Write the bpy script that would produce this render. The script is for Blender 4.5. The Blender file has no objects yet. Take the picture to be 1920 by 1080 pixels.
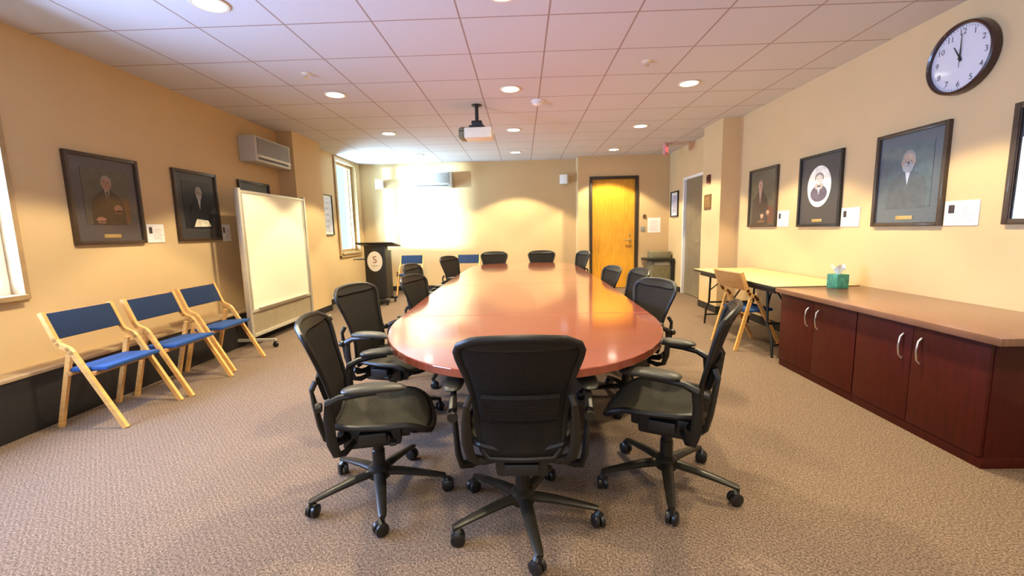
import bpy, bmesh, math, random
from mathutils import Vector, Matrix
random.seed(7)
C = bpy.context.scene.collection
sc = bpy.context.scene
PI = math.pi
XL, XR, YB, YD, H, YR = -3.43, 3.0, 9.35, 9.02, 2.70, -2.4

# ------------------------------------------------------------ camera, world, light
cam_d = bpy.data.cameras.new('camera'); cam = bpy.data.objects.new('camera', cam_d); C.objects.link(cam)
F_PX = 811.4; yaw, pitch, roll = -.0264, -.1322, -.0237
cam_d.sensor_width = 36; cam_d.lens = F_PX * 36 / 1920; cam_d.clip_start = .05
_f = Vector((math.sin(yaw)*math.cos(pitch), math.cos(yaw)*math.cos(pitch), math.sin(pitch)))
_r0 = Vector((math.cos(yaw), -math.sin(yaw), 0)); _u0 = _r0.cross(_f)
_r = _r0*math.cos(roll) + _u0*math.sin(roll); _u = -_r0*math.sin(roll) + _u0*math.cos(roll)
cam.matrix_world = Matrix(((_r.x, _u.x, -_f.x, 0), (_r.y, _u.y, -_f.y, 0), (_r.z, _u.z, -_f.z, 1.25), (0, 0, 0, 1)))
sc.camera = cam
sc.view_settings.view_transform = 'Standard'; sc.view_settings.look = 'None'
sc.view_settings.gamma = 1; sc.view_settings.use_curve_mapping = False
sc.view_settings.exposure = 0.28
w = bpy.data.worlds.new('sky'); sc.world = w; w.use_nodes = True
w.node_tree.nodes['Background'].inputs[0].default_value = (.62, .92, 1.0, 1)
w.node_tree.nodes['Background'].inputs[1].default_value = 1.3

def area(name, loc, direction, sx, sy, power, col, spread=180):
    l = bpy.data.lights.new(name, 'AREA'); l.shape = 'RECTANGLE'; l.size = sx; l.size_y = sy
    l.energy = power; l.color = col; l.spread = math.radians(spread)
    o = bpy.data.objects.new(name, l); C.objects.link(o); o.location = loc
    o.rotation_euler = Vector(direction).to_track_quat('-Z', 'Y').to_euler(); return o
# daylight outside the two windows on the left and the ones in the wall behind
area('daylight_near_window', (-3.95, 1.7, 1.55), (1, 0, -.50), 3.4, 2.3, 1000, (.42, .55, 1.0))
area('daylight_far_window_sky', (-4.1, 8.6, 1.0), (1, -.05, .30), 1.2, 1.4, 420, (.50, .74, 1.0))
_l = bpy.data.lights.new('daylight_far_window', 'SPOT'); _l.energy = 110000; _l.color = (.72, .88, 1.0); _l.spot_size = math.radians(11); _l.spot_blend = .3; _l.shadow_soft_size = .9
_o = bpy.data.objects.new('daylight_far_window', _l); C.objects.link(_o); _o.location = (-18.4, .75, 1.45)
_o.rotation_euler = (Vector((-3.43, 8.6, 1.85)) - Vector(_o.location)).to_track_quat('-Z', 'Y').to_euler()
area('daylight_rear_window', (-.9, -2.7, 1.75), (0, 1, -.5), 3.0, 1.4, 30, (.55, .62, 1.0))

# ------------------------------------------------------------ helpers
def mat(name, col, rough=.5, metal=0, noise=0, nscale=20, bump=0, bscale=200, coat=0, emit=None, estr=0, spec=None, stretch=None):
    m = bpy.data.materials.new(name); m.use_nodes = True; nt = m.node_tree; b = nt.nodes['Principled BSDF']
    b.inputs['Base Color'].default_value = (*col, 1); b.inputs['Roughness'].default_value = rough
    b.inputs['Metallic'].default_value = metal
    if spec is not None: b.inputs['Specular IOR Level'].default_value = spec
    if coat: b.inputs['Coat Weight'].default_value = coat; b.inputs['Coat Roughness'].default_value = .08
    if emit: b.inputs['Emission Color'].default_value = (*emit, 1); b.inputs['Emission Strength'].default_value = estr
    tc = nt.nodes.new('ShaderNodeTexCoord'); vec = tc.outputs['Object']
    if stretch:
        mp = nt.nodes.new('ShaderNodeMapping'); mp.inputs['Scale'].default_value = stretch
        nt.links.new(vec, mp.inputs[0]); vec = mp.outputs[0]
    if noise:
        n = nt.nodes.new('ShaderNodeTexNoise'); n.inputs['Scale'].default_value = nscale; n.inputs['Detail'].default_value = 4
        nt.links.new(vec, n.inputs['Vector'])
        r = nt.nodes.new('ShaderNodeValToRGB')
        r.color_ramp.elements[0].position = .3; r.color_ramp.elements[1].position = .7
        r.color_ramp.elements[0].color = (*[c*(1-noise) for c in col], 1)
        r.color_ramp.elements[1].color = (*[min(1, c*(1+noise)) for c in col], 1)
        nt.links.new(n.outputs[0], r.inputs[0]); nt.links.new(r.outputs[0], b.inputs['Base Color'])
    if bump:
        n2 = nt.nodes.new('ShaderNodeTexNoise'); n2.inputs['Scale'].default_value = bscale
        nt.links.new(vec, n2.inputs['Vector'])
        bp = nt.nodes.new('ShaderNodeBump'); bp.inputs['Strength'].default_value = bump; bp.inputs['Distance'].default_value = .01
        nt.links.new(n2.outputs[0], bp.inputs['Height']); nt.links.new(bp.outputs[0], b.inputs['Normal'])
    return m

M = {}
M['wall'] = mat('cream_wall_paint', (.64, .46, .24), .75, noise=.02, nscale=3, bump=.08, bscale=160, spec=.25)
M['base'] = mat('black_rubber', (.012, .012, .013), .5, bump=.03)
M['black'] = mat('black_plastic', (.014, .013, .012), .42, bump=.05)
M['graph'] = mat('graphite_metal', (.022, .019, .014), .36, .35, noise=.1)
M['frame_gr'] = mat('graphite_plastic', (.011, .0095, .008), .42, spec=.35, noise=.1, nscale=60)
M['pad'] = mat('arm_pad_vinyl', (.04, .037, .028), .42, bump=.1, bscale=300)
M['chrome'] = mat('brushed_nickel', (.75, .72, .66), .25, .95, noise=.03)
M['steel'] = mat('grey_metal', (.45, .44, .40), .4, .6, noise=.05)
M['white'] = mat('white_plastic', (.8, .8, .76), .45, noise=.02)
M['offw'] = mat('off_white_plastic', (.50, .49, .45), .5, noise=.04)
M['acdark'] = mat('vent_dark', (.10, .10, .10), .6, noise=.1)
M['beech'] = mat('beech_wood', (.70, .37, .11), .4, noise=.15, nscale=14, stretch=(1, 1, 6))
M['beechp'] = mat('beech_plywood', (.50, .25, .08), .45, noise=.15, nscale=14, stretch=(1, 1, 6))
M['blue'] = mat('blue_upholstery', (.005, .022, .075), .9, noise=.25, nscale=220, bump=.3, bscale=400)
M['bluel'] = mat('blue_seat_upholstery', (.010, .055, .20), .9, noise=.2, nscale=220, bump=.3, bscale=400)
M['cherry'] = mat('cherry_veneer', (.24, .055, .028), .17, noise=.14, nscale=5, stretch=(1.2, 14, 1), coat=1)
M['cherryf'] = mat('dark_cherry_veneer', (.056, .005, .002), .55, noise=.2, nscale=5, stretch=(8, 8, 1), coat=.12, spec=.25)
M['pedm'] = mat('pedestal_veneer', (.022, .006, .004), .5, noise=.2, nscale=6, spec=.25)
M['cherryt'] = mat('cherry_counter_veneer', (.20, .095, .055), .28, noise=.16, nscale=6, stretch=(10, 1, 1), coat=.3)
M['doorw'] = mat('honey_door_veneer', (.72, .34, .03), .28, noise=.16, nscale=7, stretch=(9, 9, .7), coat=.3)
M['doorg'] = mat('dull_brown_door', (.20, .155, .09), .5, noise=.1, nscale=8)
M['dframe'] = mat('dark_bronze_paint', (.035, .024, .015), .4, noise=.1)
M['wframe'] = mat('window_wood', (.42, .28, .13), .45, noise=.12, nscale=12)
M['wwhite'] = mat('window_white', (.82, .80, .74), .45, noise=.03)
M['lam'] = mat('maple_laminate', (.78, .58, .27), .35, noise=.06, nscale=9)
M['board'] = mat('whiteboard_enamel', (.92, .86, .66), .25, noise=.01)
M['alu'] = mat('aluminium_trim', (.62, .58, .48), .4, .5, noise=.05)
M['boardp'] = mat('tan_panel', (.30, .24, .15), .7, noise=.08)
M['conv'] = mat('charcoal_enclosure', (.014, .012, .013), .55, noise=.2, nscale=60)
M['convt'] = mat('tan_sill', (.46, .33, .19), .5, noise=.08)
M['rubber'] = mat('caster_rubber', (.008, .008, .008), .35, noise=.1)
M['paper'] = mat('placard_paper', (.90, .87, .82), .7, noise=.02)
M['ink'] = mat('pale_print', (.62, .48, .44), .8, noise=.1)
M['inkd'] = mat('dark_print', (.05, .035, .03), .7, noise=.2)
M['fr_br'] = mat('dark_walnut_frame', (.055, .032, .018), .4, noise=.2, nscale=30, coat=.2)
M['fr_bk'] = mat('black_brown_frame', (.02, .016, .012), .4, noise=.2)
M['mat_g'] = mat('charcoal_mat_board', (.045, .042, .045), .5, noise=.08, nscale=60, coat=.5)
M['mat_p'] = mat('plum_grey_mat_board', (.075, .062, .065), .5, noise=.1, nscale=60, coat=.5)
M['mat_b'] = mat('slate_mat_board', (.075, .09, .11), .5, noise=.1, nscale=60, coat=.5)
M['brass'] = mat('brass_plate', (.55, .38, .14), .4, .5, noise=.1)
M['brassd'] = mat('dull_brass_plate', (.20, .12, .05), .45, .4, noise=.1)
M['red'] = mat('dark_red_plastic', (.09, .01, .008), .4, noise=.1)
M['tissue'] = mat('tissue_paper', (.92, .92, .90), .8, noise=.02)
M['teal'] = mat('teal_card', (.05, .25, .17), .6, noise=.45, nscale=25)
M['bin'] = mat('olive_grey_bin', (.22, .195, .11), .55, noise=.15)
M['cream'] = mat('emblem_cream', (.85, .80, .68), .6, noise=.02)
M['rust'] = mat('emblem_rust', (.28, .09, .03), .6, noise=.05)
M['lensl'] = mat('lamp_lens', (1, 1, .95), .5, emit=(1, .93, .74), estr=9, noise=.01)
M['trim'] = mat('lamp_trim', (.72, .66, .50), .4, noise=.02)
M['clockf'] = mat('clock_face', (.66, .65, .70), .35, noise=.02, coat=.8)
M['clockr'] = mat('clock_rim', (.04, .012, .008), .35, noise=.1, coat=.3)
M['exit'] = mat('exit_red', (.6, .05, .06), .5, emit=(1, .13, .16), estr=1.4, noise=.02)
M['exitb'] = mat('exit_body', (.75, .35, .35), .5, noise=.05)
M['proj'] = mat('projector_cream', (.80, .76, .58), .45, noise=.03)

def carpet():
    m = bpy.data.materials.new('carpet_loop'); m.use_nodes = True; nt = m.node_tree; b = nt.nodes['Principled BSDF']
    b.inputs['Roughness'].default_value = .95; b.inputs['Specular IOR Level'].default_value = .1
    tc = nt.nodes.new('ShaderNodeTexCoord')
    v = nt.nodes.new('ShaderNodeTexNoise'); v.inputs['Scale'].default_value = 130; v.inputs['Detail'].default_value = 5; v.inputs['Roughness'].default_value = .75
    nt.links.new(tc.outputs['Object'], v.inputs['Vector'])
    n = nt.nodes.new('ShaderNodeTexNoise'); n.inputs['Scale'].default_value = 1.6; n.inputs['Detail'].default_value = 3
    nt.links.new(tc.outputs['Object'], n.inputs['Vector'])
    wv = nt.nodes.new('ShaderNodeTexWave'); wv.inputs['Scale'].default_value = 22; wv.inputs['Distortion'].default_value = 6; wv.inputs['Detail'].default_value = 3
    wv.inputs['Detail Scale'].default_value = 3; wv.bands_direction = 'DIAGONAL'
    nt.links.new(tc.outputs['Object'], wv.inputs['Vector'])
    r = nt.nodes.new('ShaderNodeValToRGB'); e = r.color_ramp.elements
    e[0].position = .36; e[0].color = (.045, .028, .018, 1); e[1].position = .66; e[1].color = (.37, .265, .195, 1)
    nt.links.new(v.outputs[0], r.inputs[0])
    mx = nt.nodes.new('ShaderNodeMix'); mx.data_type = 'RGBA'; mx.blend_type = 'MULTIPLY'; mx.inputs[0].default_value = .22
    nt.links.new(r.outputs[0], mx.inputs[6]); nt.links.new(wv.outputs[0], mx.inputs[7])
    mx2 = nt.nodes.new('ShaderNodeMix'); mx2.data_type = 'RGBA'; mx2.blend_type = 'MULTIPLY'; mx2.inputs[0].default_value = .15
    nt.links.new(mx.outputs[2], mx2.inputs[6]); nt.links.new(n.outputs[0], mx2.inputs[7])
    nt.links.new(mx2.outputs[2], b.inputs['Base Color'])
    bp = nt.nodes.new('ShaderNodeBump'); bp.inputs['Strength'].default_value = .5; bp.inputs['Distance'].default_value = .006
    nt.links.new(v.outputs[0], bp.inputs['Height']); nt.links.new(bp.outputs[0], b.inputs['Normal'])
    return m
M['carpet'] = carpet()

T = .6096; GX, GY = -3.4465, 3.1737
def ceiling_mat():
    m = bpy.data.materials.new('acoustic_tile_grid'); m.use_nodes = True; nt = m.node_tree; b = nt.nodes['Principled BSDF']
    b.inputs['Roughness'].default_value = .9; b.inputs['Specular IOR Level'].default_value = .1
    tc = nt.nodes.new('ShaderNodeTexCoord'); sp = nt.nodes.new('ShaderNodeSeparateXYZ'); nt.links.new(tc.outputs['Object'], sp.inputs[0])
    def ma(op, a, bb=None, c=None):
        n = nt.nodes.new('ShaderNodeMath'); n.operation = op
        for i, x in enumerate((a, bb, c)):
            if x is None: continue
            if isinstance(x, (int, float)): n.inputs[i].default_value = x
            else: nt.links.new(x, n.inputs[i])
        return n.outputs[0]
    def line(o, off, wd):
        t = ma('DIVIDE', ma('SUBTRACT', o, off), T); fr = ma('FRACT', ma('ADD', t, 100.5))
        return ma('LESS_THAN', ma('ABSOLUTE', ma('SUBTRACT', fr, .5)), wd / T / 2)
    ln = ma('MAXIMUM', line(sp.outputs[0], GX, .013), line(sp.outputs[1], GY, .013))
    n = nt.nodes.new('ShaderNodeTexNoise'); n.inputs['Scale'].default_value = 120; nt.links.new(tc.outputs['Object'], n.inputs['Vector'])
    r = nt.nodes.new('ShaderNodeValToRGB'); r.color_ramp.elements[0].color = (.54, .525, .525, 1); r.color_ramp.elements[1].color = (.65, .635, .635, 1)
    nt.links.new(n.outputs[0], r.inputs[0])
    mx = nt.nodes.new('ShaderNodeMix'); mx.data_type = 'RGBA'; nt.links.new(ln, mx.inputs[0]); nt.links.new(r.outputs[0], mx.inputs[6])
    mx.inputs[7].default_value = (.36, .27, .22, 1); nt.links.new(mx.outputs[2], b.inputs['Base Color'])
    bp = nt.nodes.new('ShaderNodeBump'); bp.inputs['Strength'].default_value = .3; bp.inputs['Distance'].default_value = .01
    nt.links.new(ma('SUBTRACT', 1.0, ln), bp.inputs['Height']); nt.links.new(bp.outputs[0], b.inputs['Normal'])
    return m
M['ceil'] = ceiling_mat()

def mesh_mat(name, col, alpha):
    m = mat(name, col, .8, noise=.3, nscale=150, spec=.18); nt = m.node_tree
    b = nt.nodes['Principled BSDF']; out = nt.nodes['Material Output']
    tr = nt.nodes.new('ShaderNodeBsdfTransparent'); mx = nt.nodes.new('ShaderNodeMixShader'); mx.inputs[0].default_value = alpha
    nt.links.new(tr.outputs[0], mx.inputs[1]); nt.links.new(b.outputs[0], mx.inputs[2]); nt.links.new(mx.outputs[0], out.inputs[0]); return m
M['mesh'] = mesh_mat('chair_mesh_fabric', (.015, .012, .0095), .95)
M['meshs'] = mesh_mat('chair_seat_mesh', (.045, .041, .031), .98)
def glass_mat():
    m = bpy.data.materials.new('window_glass'); m.use_nodes = True; nt = m.node_tree; nt.nodes.remove(nt.nodes['Principled BSDF'])
    g = nt.nodes.new('ShaderNodeBsdfGlossy'); g.inputs['Roughness'].default_value = .03
    t = nt.nodes.new('ShaderNodeBsdfTransparent'); t.inputs[0].default_value = (.95, 1, 1, 1)
    mx = nt.nodes.new('ShaderNodeMixShader'); mx.inputs[0].default_value = .06
    nt.links.new(t.outputs[0], mx.inputs[1]); nt.links.new(g.outputs[0], mx.inputs[2]); nt.links.new(mx.outputs[0], nt.nodes['Material Output'].inputs[0]); return m
M['glass'] = glass_mat()

class MB:
    """collects shapes in one bmesh and links them as one object"""
    def __init__(s): s.bm = bmesh.new(); s.mats = []
    def mi(s, m):
        if m is None: return 0
        if m not in s.mats: s.mats.append(m)
        return s.mats.index(m)
    def _fin(s, fs, m):
        i = s.mi(m)
        for f in fs: f.material_index = i
        return s
    def box(s, a, b, bev=0, m=None, rot=None, piv=None):
        n0 = len(s.bm.verts); nf = set(s.bm.faces)
        x0, y0, z0 = a; x1, y1, z1 = b
        vs = [s.bm.verts.new(p) for p in ((x0,y0,z0),(x1,y0,z0),(x1,y1,z0),(x0,y1,z0),(x0,y0,z1),(x1,y0,z1),(x1,y1,z1),(x0,y1,z1))]
        fs = [s.bm.faces.new([vs[i] for i in q]) for q in ((3,2,1,0),(4,5,6,7),(0,1,5,4),(1,2,6,5),(2,3,7,6),(3,0,4,7))]
        if bev:
            es = list({e for f in fs for e in f.edges})
            bmesh.ops.bevel(s.bm, geom=es, offset=bev, segments=2, affect='EDGES', profile=.6)
        new = [f for f in s.bm.faces if f not in nf]
        if rot is not None:
            pv = Vector(piv or [(x0+x1)/2, (y0+y1)/2, (z0+z1)/2])
            vv = list({v for f in new for v in f.verts})
            for v in vv: v.co = rot @ (v.co - pv) + pv
        return s._fin(new, m)
    def tube(s, pts, r, seg=10, m=None, closed=False, flat=1.0, up=None, caps=True):
        pts = [Vector(p) for p in pts]; n = len(pts); rs = r if hasattr(r, '__len__') else [r]*n; rings = []
        prev = None
        for i, p in enumerate(pts):
            if closed: t = (pts[(i+1) % n] - pts[i-1])
            else: t = pts[min(i+1, n-1)] - pts[max(i-1, 0)]
            t.normalize()
            ref = Vector(up) if up else (prev if prev is not None else (Vector((0,0,1)) if abs(t.z) < .9 else Vector((1,0,0))))
            a = ref - t*ref.dot(t)
            if a.length < 1e-4: a = Vector((1,0,0)) - t*t.x
            a.normalize(); b = t.cross(a); prev = a
            rings.append([s.bm.verts.new(p + a*(math.cos(2*PI*k/seg)*rs[i]*flat) + b*(math.sin(2*PI*k/seg)*rs[i])) for k in range(seg)])
        fs = []
        for i in range(n if closed else n-1):
            A, B = rings[i], rings[(i+1) % n]
            for k in range(seg): fs.append(s.bm.faces.new((A[k], A[(k+1) % seg], B[(k+1) % seg], B[k])))
        if not closed and caps:
            fs.append(s.bm.faces.new(rings[0][::-1])); fs.append(s.bm.faces.new(rings[-1]))
        return s._fin(fs, m)
    def bar(s, p, q, wx, wy, m=None, up=(1,0,0)):
        """rectangular bar between two points"""
        p, q = Vector(p), Vector(q); t = (q-p).normalized(); a = Vector(up) - t*Vector(up).dot(t); a.normalize(); b = t.cross(a)
        vs = [s.bm.verts.new(c + a*sx*wx/2 + b*sy*wy/2) for c in (p, q) for sx, sy in ((-1,-1),(1,-1),(1,1),(-1,1))]
        fs = [s.bm.faces.new([vs[i] for i in qd]) for qd in ((3,2,1,0),(4,5,6,7),(0,1,5,4),(1,2,6,5),(2,3,7,6),(3,0,4,7))]
        return s._fin(fs, m)
    def lathe(s, prof, c=(0,0,0), seg=24, m=None, axis='z', cap=True):
        rings = []
        for r, h in prof:
            ring = []
            for k in range(seg):
                a = 2*PI*k/seg; x, y = r*math.cos(a), r*math.sin(a)
                p = {'z': (x, y, h), 'x': (h, x, y), 'y': (y, h, x)}[axis]
                ring.append(s.bm.verts.new(Vector(p) + Vector(c)))
            rings.append(ring)
        fs = []
        for A, B in zip(rings, rings[1:]):
            for k in range(seg): fs.append(s.bm.faces.new((A[k], A[(k+1) % seg], B[(k+1) % seg], B[k])))
        if cap:
            fs.append(s.bm.faces.new(rings[0][::-1])); fs.append(s.bm.faces.new(rings[-1]))
        return s._fin(fs, m)
    def prism(s, pts, z0, z1, m=None):
        """polygon in xy extruded from z0 to z1"""
        a = [s.bm.verts.new((x, y, z0)) for x, y in pts]; b = [s.bm.verts.new((x, y, z1)) for x, y in pts]; n = len(pts)
        fs = [s.bm.faces.new(a[::-1]), s.bm.faces.new(b)]
        for k in range(n): fs.append(s.bm.faces.new((a[k], a[(k+1) % n], b[(k+1) % n], b[k])))
        return s._fin(fs, m)
    def ell(s, cx, cy, rx, ry, z0, z1, m=None, seg=32):
        return s.prism([(cx+rx*math.cos(2*PI*k/seg), cy+ry*math.sin(2*PI*k/seg)) for k in range(seg)], z0, z1, m)
    def grid(s, fn, nu, nv, m=None):
        vs = [[s.bm.verts.new(fn(i/nu, j/nv)) for i in range(nu+1)] for j in range(nv+1)]
        return s._fin([s.bm.faces.new((vs[j][i], vs[j][i+1], vs[j+1][i+1], vs[j+1][i])) for j in range(nv) for i in range(nu)], m)
    def build(s, name, m=None, parent=None, smooth=True):
        me = bpy.data.meshes.new(name)
        bmesh.ops.recalc_face_normals(s.bm, faces=s.bm.faces[:]); s.bm.to_mesh(me); s.bm.free()
        if m is not None and not s.mats: me.materials.append(m)
        for x in s.mats: me.materials.append(x)
        if smooth:
            for p in me.polygons: p.use_smooth = True
            me.set_sharp_from_angle(angle=math.radians(38))
        o = bpy.data.objects.new(name, me); C.objects.link(o)
        if parent is not None: o.parent = parent
        return o

def tag(o, label=None, cat=None, group=None, kind=None):
    if label: o['label'] = label
    if cat: o['category'] = cat
    if group: o['group'] = group
    if kind: o['kind'] = kind
    return o
def thing(name, label, cat, loc=(0,0,0), rz=0, group=None):
    o = bpy.data.objects.new(name, None); o.empty_display_size = .1; C.objects.link(o)
    o.location = loc; o.rotation_euler = (0, 0, rz); return tag(o, label, cat, group)
def struct(name, mb, m, label, cat='room'):
    return tag(mb.build(name, m, smooth=False), label, cat, kind='structure')
def dup(o, parent=None):
    c = o.copy(); C.objects.link(c)
    if parent is not None: c.parent = parent
    for ch in list(o.children): dup(ch, c)
    return c
AX = {'L': ((0,1,0),(0,0,1),(1,0,0)), 'R': ((0,-1,0),(0,0,1),(-1,0,0)), 'B': ((1,0,0),(0,0,1),(0,-1,0)), 'P': ((0,-1,0),(0,0,1),(-1,0,0))}
def wall_thing(name, label, cat, wall, loc, group=None):
    """a thing whose local x runs right, y up and z out of the wall"""
    o = thing(name, label, cat, group=group); x, y, z = [Vector(a) for a in AX[wall]]
    o.matrix_world = Matrix(((x.x,y.x,z.x,loc[0]),(x.y,y.y,z.y,loc[1]),(x.z,y.z,z.z,loc[2]),(0,0,0,1))); return o
def text_obj(name, s, size, m, parent, loc=(0,0,0), ext=.001, rot=(0,0,0)):
    cu = bpy.data.curves.new(name, 'FONT'); cu.body = s; cu.size = size; cu.align_x = 'CENTER'; cu.align_y = 'CENTER'; cu.extrude = ext
    t = bpy.data.objects.new(name, cu); C.objects.link(t); bpy.context.view_layer.update()
    me = bpy.data.meshes.new_from_object(t.evaluated_get(bpy.context.evaluated_depsgraph_get()))
    bpy.data.objects.remove(t); me.materials.clear(); me.materials.append(m)
    o = bpy.data.objects.new(name, me); C.objects.link(o); o.parent = parent; o.location = loc; o.rotation_euler = rot; return o

# ------------------------------------------------------------ room shell
struct('floor', MB().box((XL-.2, YR-.2, -.08), (XR+.2, YB+.2, 0)), M['carpet'], 'speckled beige brown loop carpet across the whole room', 'floor')
struct('ceiling', MB().box((XL-.2, YR-.2, H), (XR+.2, YB+.2, H+.08)), M['ceil'], 'suspended ceiling of pinkish square acoustic tiles', 'ceiling')
W1 = (.45, 2.89, .86, 2.14); W2 = (8.10, 9.12, .86, 2.66)
m_ = MB()
for y0, y1, z0, z1 in ((YR-.2, W1[0], 0, H), (W1[0], W1[1], 0, W1[2]), (W1[0], W1[1], W1[3], H), (W1[1], W2[0], 0, H),
                       (W2[0], W2[1], 0, W2[2]), (W2[0], W2[1], W2[3], H), (W2[1], YB+.2, 0, H)):
    m_.box((XL-.2, y0, z0), (XL, y1, z1))
struct('wall_left', m_, M['wall'], 'cream painted left wall with two windows', 'wall')
DR = (7.28, 8.22, 2.13)
m_ = MB().box((XR, YR-.2, 0), (XR+.2, DR[0], H)).box((XR, DR[0], DR[2]), (XR+.2, DR[1], H)).box((XR, DR[1], 0), (XR+.2, YB+.2, H))
struct('wall_right', m_, M['wall'], 'cream painted right wall behind the clock and portraits', 'wall')
struct('wall_back', MB().box((XL, YB, 0), (1.15, YB+.2, H)), M['wall'], 'cream back wall washed by daylight', 'wall')
DB = (1.385, 2.37, 2.29)
m_ = MB().box((1.15, YD, 0), (DB[0], YB+.2, H)).box((DB[0], YD, DB[2]), (DB[1], YB+.2, H)).box((DB[1], YD, 0), (XR, YB+.2, H))
struct('wall_back_door', m_, M['wall'], 'cream wall segment around the honey wood door', 'wall')
RW = (-2.1, 1.3, .95, 2.2)
m_ = MB().box((XL, YR-.2, 0), (RW[0], YR, H)).box((RW[1], YR-.2, 0), (XR, YR, H)).box((RW[0], YR-.2, 0), (RW[1], YR, RW[2])).box((RW[0], YR-.2, RW[3]), (RW[1], YR, H))
struct('wall_near', m_, M['wall'], 'cream wall behind the viewpoint', 'wall')
struct('trim_1', MB().box((XL, 6.22, 0), (-3.2, 7.05, H)), M['wall'], 'cream boxed pier on the left wall beside the whiteboard', 'pier')
struct('trim_2', MB().box((2.765, 6.2, 0), (XR, 6.82, H)), M['wall'], 'cream boxed pier on the right wall beyond the folding table', 'pier')
def bb(name, segs, lab):
    m = MB()
    for a, b in segs: m.box(a, b, .003)
    struct(name, m, M['base'], lab, 'baseboard')
bb('baseboard_left', [((XL, 7.05, 0), (XL+.012, YB, .1)), ((-3.2, 6.21, 0), (-3.188, 7.06, .1))], 'black rubber baseboard along the far left wall and pier')
bb('baseboard_back', [((XL, YB-.012, 0), (1.15, YB, .1)), ((1.15, YD-.012, 0), (DB[0]-.03, YD, .1)), ((DB[1]+.03, YD-.012, 0), (XR, YD, .1))], 'black rubber baseboard along the back wall')
bb('baseboard_right', [((XR-.012, YR, 0), (XR, 6.2, .1)), ((2.753, 6.19, 0), (2.765, 6.83, .1)), ((2.765, 6.188, 0), (XR, 6.2, .1)), ((XR-.012, DR[1]+.04, 0), (XR, YD, .1))], 'black rubber baseboard along the right wall')

def window(name, x, Wn, fw, sill, lab, inner, mull):
    y0, y1, z0, z1 = Wn; m = MB()
    m.box((x-.16, y0, z0), (x+.02, y0+fw, z1), .004).box((x-.16, y1-fw, z0), (x+.02, y1, z1), .004)
    m.box((x-.16, y0+fw, z1-fw), (x+.02, y1-fw, z1), .004).box((x-.16, y0+fw, z0), (x+sill, y1-fw, z0+fw), .004)
    o = struct(name, m, M['wframe'], lab, 'window')
    m = MB(); d = x-.13
    m.box((d, y0+fw, z0+fw), (d+.05, y0+fw+.05, z1-fw)).box((d, y1-fw-.05, z0+fw), (d+.05, y1-fw, z1-fw))
    m.box((d+.002, y0+fw+.05, z0+fw), (d+.048, y1-fw-.05, z0+fw+.06)).box((d+.002, y0+fw+.05, z1-fw-.05), (d+.048, y1-fw-.05, z1-fw))
    for q in mull: m.box((d-.01, q, z0+fw+.001), (d+.06, q+.05, z1-fw-.001))
    m.build('sash', M[inner], o, smooth=False)
    MB().box((d+.02, y0+fw, z0+fw), (d+.026, y1-fw, z1-fw)).build('glass_pane', M['glass'], o, smooth=False)
    return o
w1 = window('window_1', XL, W1, .035, .05, 'bright near window on the left wall with pale wood frame', 'wwhite', [1.65])
window('window_2', XL, W2, .04, .05, 'tall far window on the left wall beside the podium', 'wframe', [8.86])
struct('trim_3', MB().box((XL, W2[0]-.05, W2[2]-.05), (XL+.03, W2[1]+.04, W2[2]-.01), .004).box((XL, W2[0]-.05, W2[2]-.05), (XL+.03, W2[0]-.01, W2[3]+.02), .004), M['wframe'], 'brown casing edge of the far window', 'trim')

def door(name, parts_m, lab):
    return None
# back door (faces -y)
x0, x1, zt = DB
d = struct('door_1', MB().box((x0+.055, YD+.05, .01), (x1-.055, YD+.095, zt-.055), .003), M['doorw'], 'honey coloured wood door in dark frame on back wall', 'door')
MB().box((x0, YD-.03, 0), (x0+.055, YD+.15, zt), .004).box((x1-.055, YD-.03, 0), (x1, YD+.15, zt), .004).box((x0+.055, YD-.03, zt-.055), (x1-.055, YD+.15, zt), .004).build('door_frame', M['dframe'], d)
hx = x1-.15
m_ = MB().lathe([(.032, 0), (.032, .012), (.012, .014), (.012, .05)], (hx, YD+.05, 0), axis='y')
m_ = MB().lathe([(.034, 0), (.034, -.012), (.012, -.014), (.012, -.05)], (hx, YD+.05, 1.0), axis='y')
m_.tube([(hx, YD, 1.0), (hx-.05, YD-.004, 1.0), (hx-.12, YD+.002, .995)], [.011, .011, .008]).build('door_handle', M['brass'], d)
MB().box((hx-.02, YD+.035, 1.09), (hx+.02, YD+.05, 1.13), .006).build('door_lock', M['brass'], d)
# side door
y0, y1, zt = DR
d = struct('door_2', MB().box((XR+.03, y0+.045, .01), (XR+.075, y1-.045, zt-.045), .003), M['doorg'], 'dull brown door in the right alcove beyond the pier', 'door')
MB().box((XR-.02, y0, 0), (XR+.12, y0+.045, zt), .004).box((XR-.02, y1-.045, 0), (XR+.12, y1, zt), .004).box((XR-.02, y0+.045, zt-.045), (XR+.12, y1-.045, zt), .004).build('door_frame', M['wwhite'], d)
m_ = MB().lathe([(.03, 0), (.03, -.012), (.011, -.014), (.011, -.05)], (XR+.03, y0+.15, 1.0), axis='x')
m_.tube([(XR-.018, y0+.15, 1.0), (XR-.02, y0+.26, 1.0)], [.01, .008]).build('door_handle', M['chrome'], d)

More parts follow.
